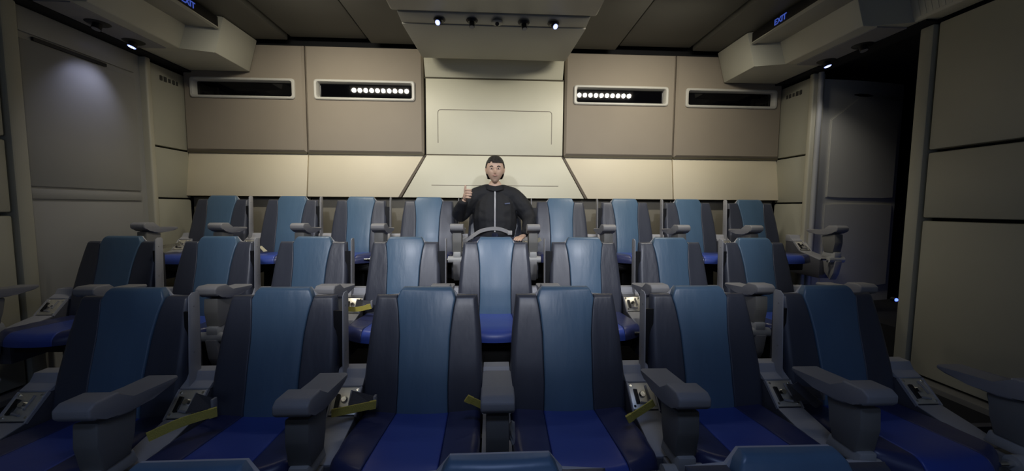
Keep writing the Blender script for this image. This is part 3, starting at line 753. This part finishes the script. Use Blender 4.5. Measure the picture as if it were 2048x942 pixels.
PX = .012
pr_ = empty('person', (PX, 3.40, .93))
tag(pr_, 'person in black zip jacket raising one fist, seated in the back row', 'person')
PO = Vector((PX, 3.40, .93))
def P(x, y, z, *r): return (x, y - 3.40, z - .93) + r
def head_mesh():
    bm = bmesh.new(); bmesh.ops.create_uvsphere(bm, u_segments=48, v_segments=36, radius=1.0)
    for v in bm.verts:
        x, y, z = v.co                        # face looks to -y
        X = x * .076; Y = y * .094; Z = z * .118
        if z > 0: X *= 1 + .12 * z; Y *= 1 + .12 * z
        if z < 0:                             # jaw and chin
            k = -z; X *= 1 - .46 * k ** 1.5; Y *= 1 - .12 * k
            if y < 0: Y -= .006 * k
        if y < -.35:
            f = (-y - .35) / .65
            Y += .010 * f                      # flatter face
            sx = abs(x)
            for ex in (-.38, .38):            # eye sockets
                d = ((x - ex) / .23) ** 2 + ((z - .02) / .16) ** 2; Y += .010 * math.exp(-d * 1.3)
            d = (x / .13) ** 2; zz = (z + .20)   # nose
            if -.34 < z < .12: Y -= .024 * math.exp(-d * 1.6) * max(0, 1 - ((z + .24) / .30) ** 2 if z > -.24 else 1 - ((z + .24) / .11) ** 2)
            Y -= .005 * math.exp(-((z - .14) / .08) ** 2) * math.exp(-(x / .6) ** 2)     # brow
            Y -= .006 * math.exp(-((z + .50) / .09) ** 2 - (x / .26) ** 2)               # lips
            Y -= .008 * math.exp(-((z + .84) / .14) ** 2 - (x / .25) ** 2)               # chin
        v.co = (X, Y, Z)
    me = bpy.data.meshes.new('head'); bm.to_mesh(me); bm.free(); return me
HC = Vector(P(0, 3.36, 1.672))
hm = head_mesh(); hm.transform(Matrix.Translation(HC) @ Matrix.Rotation(math.radians(4), 4, 'X'))
ears = []
for s in (-1, 1):
    bm = bmesh.new(); bmesh.ops.create_uvsphere(bm, u_segments=14, v_segments=10, radius=1)
    for v in bm.verts: v.co = Vector((v.co.x * .010 + s * .004 * v.co.z, v.co.y * .017, v.co.z * .032))
    e = bpy.data.meshes.new('ear'); bm.to_mesh(e); bm.free(); e.transform(Matrix.Translation(HC + Vector((s * .077, .010, -.005)))); ears.append(e)
# skeleton of the body (thinner than the clothes)
N = []; E = []
N.append(P(0, 3.40, 1.00, .13, .10))
ch = chain(N, E, 0, [P(0, 3.42, 1.14, .12, .09), P(0, 3.42, 1.30, .13, .095), P(0, 3.43, 1.43, .11, .08)])
nk = chain(N, E, ch, [P(0, 3.425, 1.505, .055), P(0, 3.40, 1.60, .052)])
SHL = [(-.175, 3.43, 1.445), (-.335, 3.40, 1.250), (-.275, 3.22, 1.370), (-.250, 3.185, 1.405)]
SHR = [(.175, 3.43, 1.445), (.315, 3.40, 1.255), (.265, 3.18, 1.140), (.245, 3.14, 1.118)]
armr = [.055, .043, .028, .024]
for S in (SHL, SHR): chain(N, E, ch, [P(*p, r) for p, r in zip(S, armr)])
for s in (-1, 1):
    chain(N, E, 0, [P(s * .10, 3.34, 1.01, .078), P(s * .13, 2.98, 1.03, .052), P(s * .13, 2.93, .80, .045), P(s * .13, 2.93, .53, .032), P(s * .14, 2.86, .475, .026)])
body_sk = skin_mesh(N, E, 2)
# raised fist with thumb up (viewer's left)
def finger_mesh(paths):
    out = []
    for pts in paths:
        n = []; e = []; chain(n, e, None, [P(*p) for p in pts]); e = [(i, i + 1) for i in range(len(n) - 1)]
        out.append(skin_mesh(n, e, 2))
    return out
fx = []
# palm: from wrist up, back of the hand towards the left, fingers curled to the right and to the viewer
palm = skin_mesh([P(-.250, 3.185, 1.405, .024, .022), P(-.240, 3.165, 1.435, .030, .024), P(-.228, 3.155, 1.462, .032, .026), P(-.222, 3.155, 1.478, .022, .020)], [(0, 1), (1, 2), (2, 3)], 2)
for k in range(4):                 # four fingers stacked, unequal, curled round
    z = 1.484 - k * .0205; rr = .0096 - .0005 * k; ln = (.034, .038, .036, .030)[k]
    fx.append([(-.238, 3.150, z, rr), (-.232, 3.122, z + .001, rr), (-.232 + ln * .55, 3.110, z, rr), (-.232 + ln * 1.1, 3.118, z - .001, rr * .95), (-.232 + ln * .95, 3.138, z - .001, rr * .9), (-.216, 3.146, z, rr * .85)])
fx.append([(-.246, 3.150, 1.462, .012), (-.246, 3.138, 1.490, .0105), (-.242, 3.132, 1.510, .0098), (-.240, 3.131, 1.528, .0088)])
# resting hand (viewer's right), palm on the thigh
palm2 = skin_mesh([P(.245, 3.14, 1.118, .024, .018), P(.225, 3.105, 1.108, .034, .016), P(.205, 3.075, 1.100, .036, .015)], [(0, 1), (1, 2)], 2)
for k in range(4):
    ox = (k - 1.5) * .019; ln = (.060, .072, .076, .066)[k]
    bx, by = .205 + ox * .9, 3.065 + ox * -.45
    fx.append([(bx + .006, by + .02, 1.102, .0100), (bx - ln * .15, by - ln * .35, 1.102, .0096), (bx - ln * .35, by - ln * .75, 1.094, .0090), (bx - ln * .45, by - ln, 1.080, .0082)])
fx.append([(.215, 3.12, 1.104, .012), (.180, 3.10, 1.100, .0108), (.160, 3.078, 1.094, .0098)])
fm = finger_mesh(fx)
join_remesh([body_sk, hm] + ears + [palm, palm2] + fm, 'body', .0038, 'skin', pr_, 1)
# eyes, brows, lips
for s in (-1, 1):
    bm = bmesh.new(); bmesh.ops.create_uvsphere(bm, u_segments=16, v_segments=10, radius=.0115)
    bmesh.ops.scale(bm, vec=(1.15, .8, .42), verts=bm.verts); bmesh.ops.translate(bm, vec=HC + Vector((s * .030, -.0705, .004)), verts=bm.verts)
    ey = bm_obj('eye', bm, 'eyew', pr_, True)
    bm = bmesh.new(); bmesh.ops.create_uvsphere(bm, u_segments=14, v_segments=8, radius=.0058)
    bmesh.ops.scale(bm, vec=(1, .5, .8), verts=bm.verts); bmesh.ops.translate(bm, vec=HC + Vector((s * .030, -.0785, .004)), verts=bm.verts)
    bm_obj('iris', bm, 'iris', ey, True)
    ribbon('eyebrow', [HC + Vector((s * .014, -.0835, .020)), HC + Vector((s * .030, -.083, .025)), HC + Vector((s * .046, -.074, .020))], .0065, 'hair', pr_, .003, (0, 0, 1))
bm = bmesh.new(); bmesh.ops.create_uvsphere(bm, u_segments=18, v_segments=10, radius=1)
for v in bm.verts: v.co = Vector((v.co.x * .023, v.co.y * .006, v.co.z * .0048 + .004 * v.co.x ** 2)) + HC + Vector((0, -.0845, -.056))
bm_obj('mouth', bm, 'lip', pr_, True)
# hair cap
bm = bmesh.new(); bmesh.ops.create_uvsphere(bm, u_segments=40, v_segments=28, radius=1)
kill = []
for v in bm.verts:
    x, y, z = v.co
    lim = .44 + .10 * noise.noise(Vector((x * 4, 3, 1))) if y < -.45 else (-.05 + .41 * ((-y + .1) / .55) if y < .1 else -.62)
    if z < lim - .06: kill.append(v)
    n_ = noise.noise(Vector((x * 5, y * 5, z * 3))) * .004
    k = 1 + .14 * max(0, z); v.co = Vector((x * k * (.0835 + n_), y * k * (.101 + n_) + .004, z * (.126 + n_)))
bmesh.ops.delete(bm, geom=kill, context='VERTS')
bmesh.ops.solidify(bm, geom=bm.faces, thickness=.006)
bmesh.ops.translate(bm, vec=HC, verts=bm.verts)
bm_obj('hair', bm, 'hair', pr_, True)
# jacket
N = []; E = []
N.append(P(0, 3.385, 1.03, .175, .135))
ch = chain(N, E, 0, [P(0, 3.38, 1.12, .205, .150), P(0, 3.39, 1.25, .215, .145), P(0, 3.41, 1.37, .205, .130), P(0, 3.425, 1.455, .13, .10)])
chain(N, E, ch, [P(0, 3.425, 1.530, .085)])
skins = [skin_mesh(N, E, 2)]
for S in (SHL, SHR):
    a, b, c, d = S; sg = 1 if a[0] > 0 else -1
    mid = tuple((a[i] + b[i]) / 2 for i in range(3)); m2 = tuple((b[i] + c[i]) / 2 for i in range(3))
    nn = [P(0, 3.425, 1.475, .092), P(sg * .09, 3.425, 1.468, .088), P(*a, .086), P(*mid, .092), P(*b, .076), P(*m2, .060), P(*c, .045), P(*d, .036)]
    skins.append(skin_mesh(nn, [(i, i + 1) for i in range(7)], 2))
jacket = join_remesh(skins, 'jacket', .007, 'jacket', pr_, 2)
for v in jacket.data.vertices:
    n_ = noise.noise(Vector((v.co.x * 9, v.co.y * 9, v.co.z * 16))) * .007 + noise.noise(v.co * 30) * .002
    v.co += v.normal * n_
# trousers
N = []; E = []
N.append(P(0, 3.40, 1.00, .155, .115))
for s in (-1, 1):
    chain(N, E, 0, [P(s * .10, 3.30, 1.015, .092), P(s * .13, 3.12, 1.03, .082), P(s * .14, 2.975, 1.03, .068), P(s * .14, 2.93, .90, .060), P(s * .14, 2.93, .58, .048)])
join_remesh([skin_mesh(N, E, 2)], 'trousers', .008, 'trouser', pr_, 2)
for s in (-1, 1):
    bm = bmesh.new(); bmesh.ops.create_uvsphere(bm, u_segments=18, v_segments=12, radius=1)
    for v in bm.verts: v.co = Vector((v.co.x * .045 + s * .14, v.co.y * .13 - .53 + .02, max(v.co.z, -.5) * .055 - .456))
    bm_obj('shoe', bm, 'shoe', pr_, True)
# surface-following helper: front of the jacket at (x,z)
jv = [v.co.copy() for v in jacket.data.vertices]
def front(x, z, lim=.18):
    c = [v.y for v in jv if abs(v.x - x) < .015 and abs(v.z - z) < .015 and abs(x) < lim]
    return min(c) if c else -.2
zx = [(0, front(0, z - .93) - .003, z - .93) for z in [1.135 + k * .04 for k in range(10)]]
ribbon('zip', zx, .011, 'zip', pr_, .004, (1, 0, 0))
ribbon('collar', [(-.075, -.03, .585), (-.062, -.065, .590), (0, -.082, .578), (.062, -.065, .590), (.075, -.03, .585)], .042, 'jacket', pr_, .008, (0, 0, 1))
ribbon('chest_print', [(.085, front(.09, .45) - .0035, .447), (.13, front(.13, .45) - .0035, .452)], .010, 'logo', pr_, .003, (0, 0, 1))
# lap belt
lb_ = empty('lap_belt', (PX, 3.2, 1.1)); tag(lb_, 'pale grey belt arched across the lap of the seated person', 'belt')
lp = []
for x, z in ((-.27, 1.055), (-.20, 1.095), (-.13, 1.140), (-.06, 1.160), (0, 1.166), (.06, 1.157), (.115, 1.135)):
    y = min(front(x, min(z, 1.2) - .93), -.16) + 3.40 - .012 if abs(x) < .17 else 3.205
    lp.append((x, y - 3.2, z - 1.1))
ribbon('belt_webbing', lp[:3] + lp[3:], .030, 'belt', lb_, .005, (0, -.25, 1))
x, y, z = lp[-1]; box('belt_buckle', x - .006, x + .032, y - .010, y + .008, z - .024, z + .014, 'belt', lb_, bev=.004)
